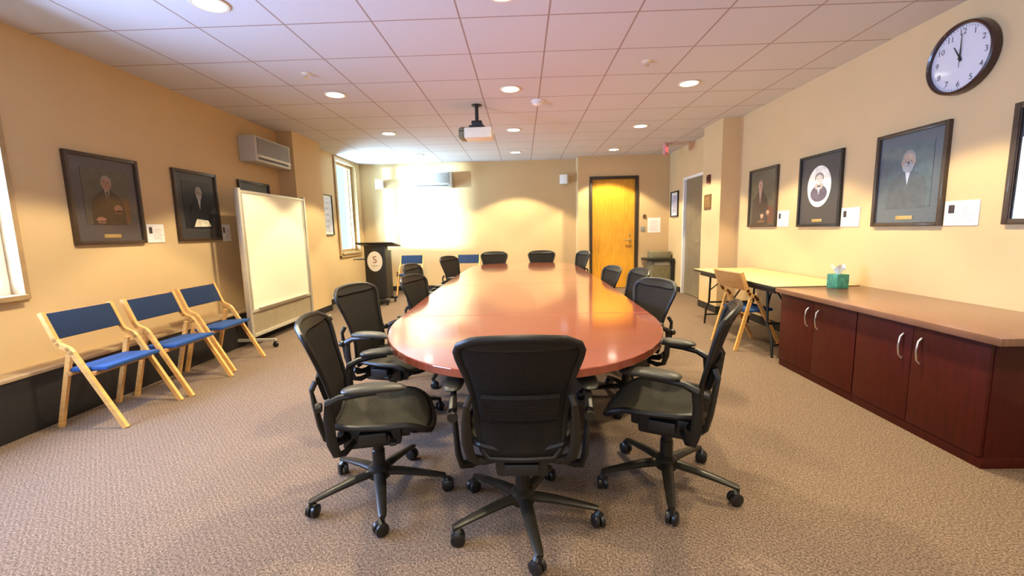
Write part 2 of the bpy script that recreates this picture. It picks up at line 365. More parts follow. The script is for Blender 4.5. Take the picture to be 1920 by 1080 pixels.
# ------------------------------------------------------------ downlights
def downlight_proto():
    t = thing('recessed_downlight', 'x', 'ceiling light')
    MB().lathe([(.088, 0), (.108, 0), (.112, -.004), (.106, -.009), (.090, -.009), (.086, -.004)], seg=36).build('trim_ring', M['trim'], t)
    MB().lathe([(.087, -.001), (.087, -.006), (.05, -.011), (.001, -.013)], seg=32).build('lamp_lens', M['lensl'], t)
    return t
dl = None
col_n = {0: 'left', 1: 'middle', 2: 'right'}
row_n = {-1: 'behind the viewpoint', 0: 'out above the viewpoint', 1: 'nearest the viewpoint', 2: 'second from the near end', 3: 'third from the near end', 4: 'at the far end of the room'}
for r_ in range(-1, 5):
    for c_ in range(3):
        x = GX + T*(2.5+3*c_); y = 2.87 + 1.83*(r_-1)
        o = downlight_proto() if dl is None else dup(dl)
        if dl is None: dl = o
        o.location = (x, y, H)
        tag(o, f'recessed ceiling lamp in the {col_n[c_]} row, the one {row_n[r_]}', 'ceiling light', 'recessed downlights in the tiled ceiling')
        l = bpy.data.lights.new('downlight_beam', 'SPOT'); l.energy = 235 if r_ > 0 else 110; l.color = (1, .83, .52); l.spot_size = math.radians(110); l.spot_blend = .16
        l.shadow_soft_size = .07
        lo = bpy.data.objects.new('downlight_beam', l); C.objects.link(lo); lo.location = (x, y, H-.03)

# ------------------------------------------------------------ conference table
TZ = .71
def table_outline(n=28):
    pts = []
    A, yc0, b0, yc1, b1 = .80, 2.72, 1.12, 6.55, .66
    for k in range(n+1):
        a = PI + PI*k/n; pts.append((A*math.copysign(abs(math.cos(a))**.9, math.cos(a)), yc0 + b0*math.sin(a)))
    for k in range(1, 8):
        f = k/8; pts.append((A+.03*math.sin(PI*f), yc0+(yc1-yc0)*f))
    for k in range(n+1):
        a = PI*k/n; pts.append((A*math.copysign(abs(math.cos(a))**.75, math.cos(a)), yc1 + b1*abs(math.sin(a))**.9))
    for k in range(1, 8):
        f = 1-k/8; pts.append((-A-.03*math.sin(PI*f), yc0+(yc1-yc0)*f))
    return pts
def clip(pts, ya, yb):
    def half(p, key, lim, sgn):
        out = []
        for i in range(len(p)):
            a, b = p[i], p[(i+1) % len(p)]; ia, ib = sgn*(a[1]-lim) >= 0, sgn*(b[1]-lim) >= 0
            if ia: out.append(a)
            if ia != ib:
                f = (lim-a[1])/(b[1]-a[1]); out.append((a[0]+f*(b[0]-a[0]), lim))
        return out
    p = half(pts, 1, ya, 1); p = half(p, 1, yb, -1)
    q = [p[0]]
    for a in p[1:]:
        if math.hypot(a[0]-q[-1][0], a[1]-q[-1][1]) > 1e-5: q.append(a)
    if math.hypot(q[0][0]-q[-1][0], q[0][1]-q[-1][1]) < 1e-5: q.pop()
    return q
t = thing('conference_table', 'long glossy red cherry conference table with rounded ends', 'table', (0, 0, 0))
ol = table_outline()
for ya, yb in ((1.5, 2.75), (2.7515, 4.35), (4.3515, 5.75), (5.7515, 7.4)):
    p = clip(ol, ya, yb)
    o = MB().prism(p, TZ-.036, TZ).build('tabletop_panel', M['cherry'], t, smooth=False)
    bv = o.modifiers.new('bevel', 'BEVEL'); bv.width = .0012 if 0 else .004; bv.segments = 2; bv.limit_method = 'ANGLE'; bv.angle_limit = math.radians(50)
for y in (2.62, 4.35, 6.0):
    MB().lathe([(.23, .045), (.23, .56), (.30, .66), (.30, TZ-.037)], (0, y, 0), 40).build('pedestal', M['pedm'], t)
    MB().lathe([(.30, .0), (.31, .02), (.30, .035), (.25, .044)], (0, y, 0), 40).build('base_plate', M['black'], t)
MB().box((-.03, 2.87, .25), (.03, 4.10, .60), .004).build('modesty_panel', M['cherryf'], t)

# ------------------------------------------------------------ mesh task chair (faces local +y)
BC = [(0, -.184, .378), (.12, -.177, .445), (.3, -.177, .547), (.5, -.203, .643), (.7, -.233, .734), (.88, -.263, .815), (1, -.287, .868)]
BW = [(0, .125), (.04, .148), (.12, .162), (.3, .170), (.5, .180), (.65, .196), (.8, .219), (.88, .228), (.93, .224), (.97, .205), (1, .165)]
def interp(tb, s, j=1):
    for a, b in zip(tb, tb[1:]):
        if s <= b[0]: f = (s-a[0])/(b[0]-a[0]); return a[j]+(b[j]-a[j])*f
    return tb[-1][j]
def bpt(u, s, push=0):
    x = interp(BW, s)*u; k = max(0, (s-.6)/.4)
    return Vector((x, interp(BC, s, 1) + .8*x*x + push, interp(BC, s, 2) + .010*k*(1-u*u)))
def make_task_chair(star=0):
    t = thing('task_chair', 'x', 'office chair')
    loop = [bpt(1, k/18) for k in range(19)] + [bpt(1-2*k/14, 1) for k in range(1, 14)] + [bpt(-1, 1-k/18) for k in range(19)] + [bpt(-1+2*k/10, 0) for k in range(1, 10)]
    rr = []
    for p in loop: rr.append(.0115 + .005*max(0, (p.z-.62)/.27))
    MB().tube(loop, rr, 10, closed=True, up=(0, 1, 0), flat=.8).grid(lambda u, v: bpt(.98*(2*u-1), 1-.010-v*(.085-.05*(2*u-1)**4), -.009), 16, 3).grid(lambda u, v: bpt(.98*(2*u-1), 1-.010-v*(.085-.05*(2*u-1)**4), .009), 16, 3).tube([bpt(.98*(2*k/16-1), 1-.010-(.085-.05*(2*k/16-1)**4)) for k in range(17)], .0095, 8).build('back_frame', M['frame_gr'], t)
    o = MB().grid(lambda u, v: bpt(.97*(2*u-1), .01+.97*v, -.002), 14, 20).build('back_mesh', M['mesh'], t)
    so = o.modifiers.new('thickness', 'SOLIDIFY'); so.thickness = .003
    m = MB()
    for k in range(9): m.tube([bpt(.80*(2*q/10-1), .31+.0225*k, -.022) for q in range(11)], .0115, 8)
    m.build('lumbar_pad', M['mesh'], t)
    # seat
    def spt(u, v):
        hw = interp([(0, .155), (.08, .190), (.25, .215), (.55, .232), (.85, .228), (.95, .212), (1, .180)], v); x = hw*u
        y = -.165 + .415*v + .02*(1-u*u)*(1 if v > .9 else 0)
        z = .405 + .028*u*u*(1-.3*v) - .02*math.sin(PI*min(1, v*1.3))*(1-u*u) - (.050*((v-.72)/.28)**2 if v > .72 else 0)
        return Vector((x, y, z))
    loop = [spt(1, k/16) for k in range(17)] + [spt(1-2*k/12, 1) for k in range(1, 12)] + [spt(-1, 1-k/16) for k in range(17)] + [spt(-1+2*k/10, 0) for k in range(1, 10)]
    MB().tube(loop, .014, 8, closed=True, up=(0, 0, 1)).build('seat_frame', M['frame_gr'], t)
    o = MB().grid(lambda u, v: spt(.97*(2*u-1), .01+.98*v) + Vector((0, 0, .009)), 14, 16).build('seat_mesh', M['meshs'], t)
    so = o.modifiers.new('thickness', 'SOLIDIFY'); so.thickness = .004
    # tilt mechanism and yoke
    m = MB().box((-.105, -.14, .278), (.105, .12, .372), .022).box((-.17, -.06, .325), (.17, .06, .378), .012).box((-.07, -.17, .30), (.07, .16, .35), .015)
    m.tube([(.08, .06, .345), (.19, .09, .345)], .007, 8).box((.185, .075, .338), (.225, .105, .352), .004)
    for sx in (1, -1):
        m.tube([(sx*.06, -.10, .35), (sx*.15, -.14, .352), (sx*.20, -.16, .378)], .018, 8)
    m.build('tilt_mechanism', M['black'], t)
    for sx in (1, -1):
        m = MB().tube([(sx*.09, -.10, .345), (sx*.17, -.15, .355), (sx*.195, -.185, .395), (sx*.205, -.200, .46), (sx*.205, -.213, .54), (sx*.198, -.226, .615)],
                      [.016, .018, .020, .021, .018, .012], 10, flat=.6, up=(0, 1, 0))
        m.tube([(sx*.198, -.224, .610), (sx*.186, -.208, .645)], .012, 8)
        m.build('back_support', M['graph'], t)
    for sx in (1, -1):
        m = MB().tube([(sx*.13, -.08, .335), (sx*.20, -.11, .322), (sx*.238, -.135, .335), (sx*.248, -.15, .39), (sx*.254, -.155, .50), (sx*.262, -.145, .575)],
                      [.014, .017, .020, .022, .021, .018], 10, flat=.55, up=(1, 0, 0))
        m.tube([(sx*.262, -.155, .565), (sx*.268, -.10, .592), (sx*.276, -.03, .600), (sx*.278, .04, .603)], [.018, .015, .012, .01], 8)
        a = m.build('armrest', M['frame_gr'], t)
        def pad(u, v):
            a = 2*PI*u; L = .130; wd = .042
            ang = v
            cx = sx*.278; cyy = .035
            hw = wd*(1-.18*math.sin(a)) ; r = math.sin(PI*ang)**.55
            ex = abs(math.cos(a))**.8*math.copysign(1, math.cos(a)); ey = abs(math.sin(a))**.8*math.copysign(1, math.sin(a))
            return Vector((cx + hw*r*ex, cyy + L*r*ey, .626 - .017*math.cos(PI*ang) - .012*(r*ey)**2*(1 if ey > 0 else .3)))
        MB().grid(pad, 28, 10).build('arm_pad', M['pad'], a)
        MB().lathe([(.019, 0), (.021, .01), (.018, .022)], (sx*.258, -.198, .555), 14, axis='y').build('height_knob', M['graph'], a)
    MB().lathe([(.030, .10), (.030, .22), (.026, .225), (.026, .30), (.018, .302), (.018, .335)], seg=20).build('gas_cylinder', M['graph'], t)
    MB().lathe([(.028, .075), (.05, .085), (.056, .11), (.052, .135), (.03, .15)], seg=24).build('base_hub', M['graph'], t)
    R_ = .315
    for k in range(5):
        a = star + 2*PI*k/5; ca, sa = math.cos(a), math.sin(a)
        P = lambda r, z: (r*ca, r*sa, z)
        MB().tube([P(.03, .113), P(.12, .107), P(.22, .093), P(.30, .080), P(R_+.005, .077)], [.030, .027, .022, .018, .014], 10, flat=.62, up=(0, 0, 1)).build('base_leg', M['graph'], t)
        b = a + .7 + 1.3*k; m = MB(); cx, cy = R_*ca, R_*sa
        m.lathe([(.008, .045), (.008, .078)], (cx, cy, 0), 10)
        d = Vector((math.cos(b), math.sin(b), 0)); n = Vector((-d.y, d.x, 0)); c = Vector((cx, cy, .029)) - d*.012
        for sgn in (1, -1):
            q = [c + n*sgn*z for z in (.004, .008, .020, .025)]
            m.tube(q, [.026, .029, .029, .020], 20)
        m.tube([c + n*.012 + Vector((0,0,.012)), c + Vector((0,0,.030)), c - n*.012 + Vector((0,0,.012))], .016, 8)
        m.build('caster', M['rubber'], t)
    return t
D = math.radians
chairs = [
 (-.02, 1.74, 90, 281, 1.0, 'black mesh office chair at the near end of the table, seen from behind'),
 (-.715, 1.95, 13, 218, 1.0, 'black mesh office chair nearest the viewpoint on the left side of the table'),
 (-.90, 2.82, -13, 20, 1.03, 'second black mesh office chair from the near end on the left side'),
 (-.72, 3.66, -12, 50, 1.0, 'third black mesh office chair from the near end on the left side'),
 (-.94, 4.52, -8, 70, 1.04, 'black mesh office chair half hidden behind the third one on the left side'),
 (-.81, 5.92, -22, 10, 1.03, 'black mesh office chair farthest along the left side, overlapping the right blue chair'),
 (-.50, 7.37, 270, 40, 1.0, 'left of the two black office chairs across the far end of the table'),
 (.33, 7.37, 270, 90, 1.0, 'right of the two black office chairs across the far end of the table'),
 (.70, 6.6, 196, 30, 1.03, 'black office chair farthest along the right side, at the edge of the wood door'),
 (.71, 4.55, 190, 60, .96, 'black office chair on the right side with its back in front of the wood door'),
 (.77, 3.75, 184, 0, 1.01, 'black office chair on the right side between the wood door and the waste bins'),
 (.73, 3.04, 200, 30, .99, 'second black mesh office chair from the near end on the right side'),
 (.68, 2.00, 153, 328, 1.03, 'black mesh office chair nearest on the right side, seen edge on'),
]
for (x, y, hd, st, sz, lab) in chairs:
    c = make_task_chair(D(st-(hd-90)))
    c.location = (x, y, 0); c.rotation_euler = (0, 0, D(hd-90)); c.scale = (1, 1, sz)
    tag(c, lab, 'office chair', 'black mesh office chairs around the conference table')

# ------------------------------------------------------------ beech folding chair (faces local +y)
def make_wood_chair(back='blue'):
    t = thing('folding_chair', 'x', 'chair'); W = .235
    for sx in (1, -1):
        path = [(sx*W, .26, .0), (sx*W, -.028, .52), (sx*W, -.05, .545), (sx*W, -.112, .575), (sx*W, -.13, .605), (sx*W, -.20, .79)]
        m = MB()
        for a, b in zip(path, path[1:]): m.bar(a, b, .024, .031)
        for p in path[1:-1]: m.lathe([(.0155, p[0]-.012), (.0155, p[0]+.012)], (0, p[1], p[2]), 14, axis='x')
        m.build('side_rail', M['beech'], t)
        MB().bar((sx*(W-.025), -.215, .0), (sx*(W-.025), -.075, .52), .022, .032).build('rear_leg', M['beech'], t)
    q = [Vector((0, -.235, .605)), Vector((0, -.325, .79))]
    if back == 'blue':
        d = (q[1]-q[0]).normalized(); ax = math.atan2(-(q[1]-q[0]).y, (q[1]-q[0]).z)
    ax = math.atan2(.07, .185)
    Rm = Matrix.Rotation(ax, 3, 'X')
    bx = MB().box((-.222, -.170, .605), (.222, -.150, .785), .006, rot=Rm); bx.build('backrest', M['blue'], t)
    MB().box((-.223, -.178, .603), (.223, -.1705, .787), .002, rot=Rm).build('back_panel', M['beechp'], t)['label'] = 'bare plywood rear face of the backrest'
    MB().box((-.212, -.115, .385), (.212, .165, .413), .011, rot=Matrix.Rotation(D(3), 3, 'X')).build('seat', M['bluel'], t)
    MB().box((-.222, -.11, .36), (.222, -.08, .385), .003).box((-.222, .06, .36), (.222, .09, .386), .003).build('seat_rail', M['beechp'], t)
    return t
wc = None
spots = [(-2.94, 2.93, -90, 'blue and beech folding chair nearest the viewpoint, first of three along the left wall'),
         (-2.915, 3.485, -90, 'blue and beech folding chair in the middle of the three along the left wall'),
         (-2.985, 4.10, -90, 'blue and beech folding chair beside the whiteboard, farthest of the three along the left wall'),
         (-2.32, 8.86, 180, 'blue backed folding chair by the back wall, right of the podium'),
         (-1.13, 8.66, 172, 'blue backed folding chair by the back wall, just left of the table end'),
         (2.305, 4.51, -84, 'beech folding chair with bare wood back turned toward the folding table')]
for x, y, a, lab in spots:
    o = make_wood_chair() if wc is None else dup(wc)
    if wc is None: wc = o
    o.location = (x, y, 0); o.rotation_euler = (0, 0, D(a)); tag(o, lab, 'chair', 'blue and beech folding chairs')

# ------------------------------------------------------------ convector along the left wall
t = thing('wall_convector', 'long low charcoal heating enclosure with tan top along the left wall', 'heater', (0, 0, 0))
MB().box((XL+.002, YR+.3, .0), (-3.245, 6.20, .375), .003).build('enclosure', M['conv'], t)
MB().box((XL+.002, YR+.3, .376), (-3.235, 6.20, .398), .004).build('top_cap', M['convt'], t)

# ------------------------------------------------------------ mobile whiteboard
t = thing('mobile_whiteboard', 'tall mobile whiteboard with aluminium frame beside the left wall', 'whiteboard', (0, 0, 0))
X0, ya, yb = -3.08, 4.72, 6.13
MB().box((X0-.012, ya+.05, .42), (X0+.008, yb-.05, 1.735)).build('writing_surface', M['board'], t)
m_ = MB().box((X0-.02, ya+.02, 1.73), (X0+.018, yb-.02, 1.76), .004).box((X0-.02, ya+.02, .39), (X0+.018, yb-.02, .425), .004)
m_.box((X0-.02, ya+.035, .425), (X0+.016, ya+.06, 1.73), .003).box((X0-.02, yb-.06, .425), (X0+.016, yb-.035, 1.73), .003).build('board_frame', M['alu'], t)
MB().box((X0-.008, ya+.04, .15), (X0+.006, yb-.04, .39)).build('lower_panel', M['boardp'], t)
MB().box((X0-.018, ya+.03, .11), (X0+.018, yb-.03, .15), .004).build('lower_rail', M['alu'], t)
MB().box((X0, ya+.15, .425), (X0+.04, yb-.15, .437), .004).build('marker_tray', M['alu'], t)
for y in (ya, yb):
    MB().box((X0-.03, y-.02, .09), (X0+.022, y+.02, 1.78), .005).build('post', M['alu'], t)
    f = MB().bar((X0-.26, y, .085), (X0+.27, y, .085), .03, .03, up=(0,0,1)).build('foot', M['alu'], t)
    for x in (X0-.25, X0+.26):
        MB().lathe([(.025, y-.012), (.03, y-.008), (.03, y+.008), (.025, y+.012)], (x, 0, .031), 18, axis='y').box((x-.012, y-.016, .04), (x+.012, y+.016, .072)).build('caster', M['rubber'], f)

# ------------------------------------------------------------ split air conditioners
def ac(lab, wall, loc, w_, h_, dp):
    t = wall_thing('air_conditioner', lab, 'air conditioner', wall, loc, 'wall mounted air conditioner units')
    MB().box((0, 0, 0), (w_, h_, dp*.9), .015).build('housing', M['offw'], t)
    m = MB().box((.05*w_, .30*h_, dp*.9), (.93*w_, .93*h_, dp*.93), .004)
    for k in range(11): m.box((.06*w_, (.33+.053*k)*h_, dp*.93), (.92*w_, (.345+.053*k)*h_, dp*.96))
    m.build('grille', M['offg'], t)
    MB().box((.07*w_, .09*h_, dp*.9), (.90*w_, .17*h_, dp*.905)).build('air_outlet', M['acdark'], t)
    MB().box((.06*w_, .19*h_, dp*.89), (.92*w_, .25*h_, dp*1.05), .004, rot=Matrix.Rotation(.35, 3, 'X')).build('louvre', M['white'], t)
    return t
M['offg'] = mat('grey_grille', (.30, .29, .275), .5, noise=.05)
ac('grey wall air conditioner high on the left wall above the whiteboard', 'L', (XL, 5.36, 2.165), .82, .31, .23)
M['offg2'] = M['offg']
ac('pale wall air conditioner high on the back wall in the daylight', 'B', (-2.24, YB, 2.17), .80, .32, .20)

# ------------------------------------------------------------ framed portraits
PM = {}
def pcol(c, r=.45):
    k = tuple(c)
    if k not in PM: PM[k] = mat('paint_%d' % len(PM), c, r, noise=.22, nscale=18, coat=.5)
    return PM[k]
def portrait(wall, loc, lab, w_=.63, h_=.72, frame='fr_br', fw=.03, matm='mat_p', mb=.085, bg=(.06,.055,.045), art=None, plate='brassd', bot=.13, name='framed_portrait'):
    """local origin: lower left corner of the frame"""
    t = wall_thing(name, lab, 'framed picture', wall, loc, 'framed portraits on the walls')
    m = MB().box((0, 0, 0), (fw, h_, .03), .005).box((w_-fw, 0, 0), (w_, h_, .03), .005).box((fw, 0, 0), (w_-fw, fw, .03), .005).box((fw, h_-fw, 0), (w_-fw, h_, .03), .005)
    m.box((fw, fw, .012), (fw+.006, h_-fw, .024)).box((w_-fw-.006, fw, .012), (w_-fw, h_-fw, .024))
    m.build('frame', M[frame], t)
    if matm: MB().box((fw-.003, fw-.003, .004), (w_-fw+.003, h_-fw+.003, .014)).build('mat_board', M[matm], t, smooth=False)
    a0, b0, a1, b1 = fw+mb, fw+bot, w_-fw-mb, h_-fw-mb
    m = MB()
    if bg: m.box((a0, b0, .0142), (a1, b1, .016), m=pcol(bg))
    cx, W_, H_ = (a0+a1)/2, a1-a0, b1-b0
    if art: art(m, a0, b0, W_, H_)
    m.build('picture', None, t, smooth=False)
    if plate: MB().box((w_/2-.075, fw+.022, .014), (w_/2+.075, fw+.052, .018), .001).build('name_plate', M[plate], t)
    return t
def figure(skin, hair, coat, shirt, hands=None, beard=None, tie=None, hx=.5, hy=.76, hs=.115, wide=.36, extra=None):
    def art(m, a, b, W, Hh):
        P = lambda x, y: (a+x*W, b+y*Hh)
        z = .0162
        pts = [P(hx-wide*1.02, 0.0), P(hx-wide, .28), P(hx-wide*.86, hy-.27), P(hx-.15, hy-.17), P(hx-.07, hy-.12), P(hx+.07, hy-.12), P(hx+.15, hy-.17), P(hx+wide*.86, hy-.27), P(hx+wide, .28), P(hx+wide*1.02, 0.0)]
        m.prism([(min(max(x, a), a+W), y) for x, y in pts], z, z+.0008, pcol(coat))
        m.prism([P(hx-.06, hy-.10), P(hx-.045, hy-.18), P(hx, hy-.36), P(hx+.045, hy-.18), P(hx+.06, hy-.10)], z+.0009, z+.0012, pcol(shirt))
        if tie: m.prism([P(hx-.03, hy-.15), P(hx-.018, hy-.30), P(hx, hy-.40), P(hx+.018, hy-.30), P(hx+.03, hy-.15)], z+.0013, z+.0016, pcol(tie))
        cx, cy = P(hx, hy)
        m.ell(cx, cy+.10*hs*Hh, hs*W*1.03, hs*Hh*1.08, z+.0010, z+.0014, pcol(hair))
        m.ell(cx, cy-.02*Hh, hs*W*.88, hs*Hh*1.0, z+.0015, z+.0018, pcol(skin))
        dk = tuple(c*.35 for c in skin)
        for sx in (-1, 1):
            m.ell(cx+sx*hs*W*.38, cy+.005*Hh, hs*W*.15, hs*Hh*.07, z+.0019, z+.0021, pcol(dk), 12)
            m.ell(cx+sx*hs*W*.92, cy-.015*Hh, hs*W*.12, hs*Hh*.22, z+.0012, z+.0015, pcol(skin), 12)
        m.prism([(cx-.008, cy-.035*Hh), (cx+.008, cy-.035*Hh), (cx+.003, cy+.01*Hh), (cx-.003, cy+.01*Hh)], z+.0019, z+.0021, pcol(tuple(c*.7 for c in skin)))
        if beard: m.ell(cx, cy-.085*Hh, hs*W*.78, hs*Hh*.55, z+.0019, z+.0021, pcol(beard))
        m.box((cx-hs*W*.3, cy-.066*Hh, z+.0022), (cx+hs*W*.3, cy-.058*Hh, z+.0024), m=pcol(dk))
        for h in hands or []:
            px, py, rx, ry = h; q = P(px, py); m.ell(q[0], q[1], rx*W, ry*Hh, z+.0019, z+.0022, pcol(skin), 16)
            for k in range(4): m.ell(q[0]+(-.6+.4*k)*rx*W, q[1]-ry*Hh*.9, rx*W*.17, ry*Hh*.5, z+.0019, z+.0022, pcol(skin), 8)
        if extra: extra(m, a, b, W, Hh, P, z)
    return art
def oval_art(m, a, b, W, Hh):
    cx, cy = a+W/2, b+Hh/2
    m.ell(cx, cy, W*.44, Hh*.5, .0145, .0165, pcol((.85, .82, .75)), 48)
    z = .0168
    m.ell(cx, cy-.17*Hh, W*.31, Hh*.20, z, z+.0008, pcol((.10, .085, .13)))
    m.ell(cx, cy+.01*Hh, W*.16, Hh*.09, z, z+.0009, pcol((.42, .36, .34)))
    m.ell(cx, cy+.21*Hh, W*.165, Hh*.125, z+.001, z+.0014, pcol((.28, .24, .22)))
    m.ell(cx, cy+.17*Hh, W*.125, Hh*.115, z+.0015, z+.0018, pcol((.70, .64, .58)))
    for sx in (-1, 1): m.ell(cx+sx*W*.05, cy+.185*Hh, W*.022, Hh*.009, z+.0019, z+.0021, pcol((.15, .12, .11)), 10)
    m.box((cx-W*.045, cy+.115*Hh, z+.0019), (cx+W*.045, cy+.123*Hh, z+.0021), m=pcol((.3, .2, .18)))
    m.prism([(cx-W*.05, cy+.02*Hh), (cx, cy-.20*Hh), (cx+W*.05, cy+.02*Hh)], z+.001, z+.0013, pcol((.85, .83, .80)))
    m.box((cx-W*.05, cy-.02*Hh, z+.0014), (cx+W*.05, cy+.025*Hh, z+.0017), m=pcol((.06, .05, .06)))
def blank_art(m, a, b, W, Hh): m.box((a, b, .0165), (a+W, b+Hh, .018), m=pcol((.88, .90, .95)))
def paper_art(m, a, b, W, Hh):
    P = lambda x, y: (a+x*W, b+y*Hh)
    m.box((a, b, .0165), (a+W, b+Hh, .0175), m=pcol((.46, .47, .62)))
    for k in range(9):
        x, y = P(.12+.1*(k % 3), .15+.085*k); m.box((x, y, .0177), (x+.5*W, y+.035*Hh, .0185), m=pcol((.62, .58, .66) if k % 2 else (.30, .28, .46)))
def chair_arm(m, a, b, W, Hh, P, z):
    m.prism([P(.62, .05), P(.98, .05), P(.98, .46), P(.86, .50), P(.80, .30), P(.62, .25)], z-.0001, z+.0005, pcol((.12, .045, .02)))
def doc(m, a, b, W, Hh, P, z):
    m.prism([P(.28, .03), P(.92, .04), P(.80, .17), P(.40, .20)], z+.0010, z+.0016, pcol((.72, .66, .52)))
# left wall (lower left corner = near end)
portrait('L', (XL, 3.245, 1.215), 'large framed portrait of a seated man, nearest the window on the left wall',
         art=figure((.30, .15, .10), (.22, .20, .15), (.035, .022, .016), (.30, .26, .22), [(.30, .09, .10, .05), (.70, .30, .10, .07)], tie=(.06, .03, .02), extra=chair_arm), bg=(.075, .065, .045), plate='brass')
portrait('L', (XL, 4.262, 1.22), 'dark framed portrait of a white bearded man with papers on the left wall', w_=.61,
         matm='mat_g', mb=.075, bot=.10, art=figure((.30, .22, .17), (.25, .23, .20), (.006, .006, .012), (.45, .44, .42), None, beard=(.40, .38, .35), hx=.55, extra=doc), bg=(.010, .010, .016), plate=None)
portrait('L', (XL, 5.26, 1.22), 'dark framed picture half hidden behind the whiteboard', w_=.65, matm='mat_g', bg=(.02, .018, .02), art=figure((.2, .13, .1), (.1, .08, .06), (.02, .02, .02), (.2, .2, .2)))
portrait('L', (XL, 7.40, 1.24), 'small bluish framed print on the left wall before the far window', w_=.45, h_=.71, frame='fr_bk', fw=.02, matm='white', mb=.03, bot=.03, bg=None, art=paper_art, plate=None, name='framed_print')
# right wall (local x runs toward the viewpoint; lower left = far end)
def hands_r(m, a, b, W, Hh, P, z): m.prism([P(.45, .02), P(.95, .02), P(.95, .30), P(.70, .36)], z-.0001, z+.0005, pcol((.10, .03, .02)))
portrait('R', (XR, 5.853, 1.22), 'brown framed portrait of a robed seated man, farthest of the portraits on the right wall', w_=.63, matm=None, mb=.0, bot=.0,
         art=figure((.46, .26, .18), (.20, .13, .10), (.035, .022, .020), (.38, .24, .18), [(.52, .16, .06, .04), (.74, .22, .055, .04)], hx=.42, hy=.74, hs=.09, wide=.32, extra=hands_r), bg=(.085, .075, .045), plate='brassd')
portrait('R', (XR, 4.820, 1.215), 'black framed oval photograph of a man on dark mat, second portrait from the pier', w_=.625, frame='fr_bk', fw=.026, matm='mat_g', mb=.09, bot=.17, bg=None, art=oval_art, plate='brass')
portrait('R', (XR, 3.808, 1.21), 'large framed portrait of a bearded man in blue grey tones, under the wall clock', w_=.62, h_=.735, matm='mat_b', mb=.075, bot=.11,
         art=figure((.36, .24, .19), (.20, .19, .19), (.055, .065, .085), (.50, .52, .58), None, beard=(.30, .29, .30), hy=.72, hs=.15, wide=.40), bg=(.06, .085, .10), plate='brass')
portrait('R', (XR, 2.790, 1.215), 'framed picture with pale bottom cut by the right edge of the view', w_=.62, fw=.035, matm='mat_g', mb=.0, bot=.0, bg=(.015, .014, .018),
         art=lambda m, a, b, W, Hh: blank_art(m, a+.02, b+.0, W-.04, Hh*.74), plate=None)
portrait('R', (XR, 8.87, 1.44), 'small silver framed notice on the alcove wall before the brown door', w_=.40, h_=.49, frame='fr_bk', fw=.025, matm='white', mb=.05, bot=.05, bg=None, art=paper_art, plate=None, name='framed_print')

def placard(wall, loc, w_, h_, lab, off=.02):
    t = wall_thing('placard', lab, 'wall label', wall, loc, 'white caption placards beside the portraits')
    MB().box((0, 0, 0), (w_, h_, .008), .002).build('card', M['paper'], t)
    MB().box((.12*w_, .50*h_, .008), (.30*w_, .84*h_, .009)).build('photo', M['inkd'], t, smooth=False)
    m = MB()
    for k in range(7): m.box((.36*w_, (.20+.085*k)*h_, .008), ((.88-.1*(k % 3 == 1))*w_, (.225+.085*k)*h_, .0088))
    m.build('text_lines', M['ink'], t, smooth=False)
placard('L', (XL, 3.905, 1.215), .19, .17, 'white placard right of the first portrait on the left wall')
placard('L', (XL, 4.905, 1.205), .14, .19, 'shaded placard right of the dark bearded portrait on the left wall')
placard('R', (XR, 5.205, 1.22), .215, .18, 'white placard beside the farthest portrait on the right wall')
placard('R', (XR, 4.182, 1.212), .22, .172, 'white placard beside the oval photograph on the right wall')
placard('R', (XR, 3.180, 1.212), .235, .168, 'white placard beside the bearded portrait under the clock')

# ------------------------------------------------------------ clock
t = wall_thing('wall_clock', 'round white wall clock with dark brown rim above the portraits', 'clock', 'R', (XR, 3.155, 2.325))
MB().lathe([(.205, 0), (.225, 0), (.232, .02), (.228, .055), (.218, .062), (.208, .055), (.206, .03)], seg=64).build('rim', M['clockr'], t)
MB().lathe([(.001, .02), (.209, .02), (.209, .034), (.001, .034)], seg=64, cap=False).build('dial', M['clockf'], t)
M['num'] = mat('numeral_grey', (.10, .095, .10), .6, noise=.05)
for n in range(1, 13):
    a = PI/2 - n*PI/6
    text_obj('numeral', str(n), .052, M['num'], t, (.165*math.cos(a), .165*math.sin(a), .0345), .0006)
m_ = MB()
for n in range(60):
    a = n*PI/30; L = .010 if n % 5 else .016
    m_.bar((.2*math.cos(a), .2*math.sin(a), .035), ((.2-L)*math.cos(a), (.2-L)*math.sin(a), .035), .0025, .001, up=(0, 0, 1))
m_.build('minute_marks', M['num'], t, smooth=False)
def hand(name, ang, L, back, wd, z):
    ca, sa = math.cos(ang), math.sin(ang)
    MB().prism([(-back*ca-wd*sa, -back*sa+wd*ca), (-back*ca+wd*sa, -back*sa-wd*ca), (L*ca+wd*.4*sa, L*sa-wd*.4*ca), (L*ca-wd*.4*sa, L*sa+wd*.4*ca)], z, z+.001).build(name, M['black'], t)
hand('hour_hand', PI/2+D(30), .10, .02, .0055, .038); hand('minute_hand', PI/2, .155, .02, .0045, .040); hand('second_hand', PI/2+D(180), .06, .06, .003, .042)
MB().lathe([(.009, .036), (.009, .046)], seg=16).build('hub_cap', M['black'], t)

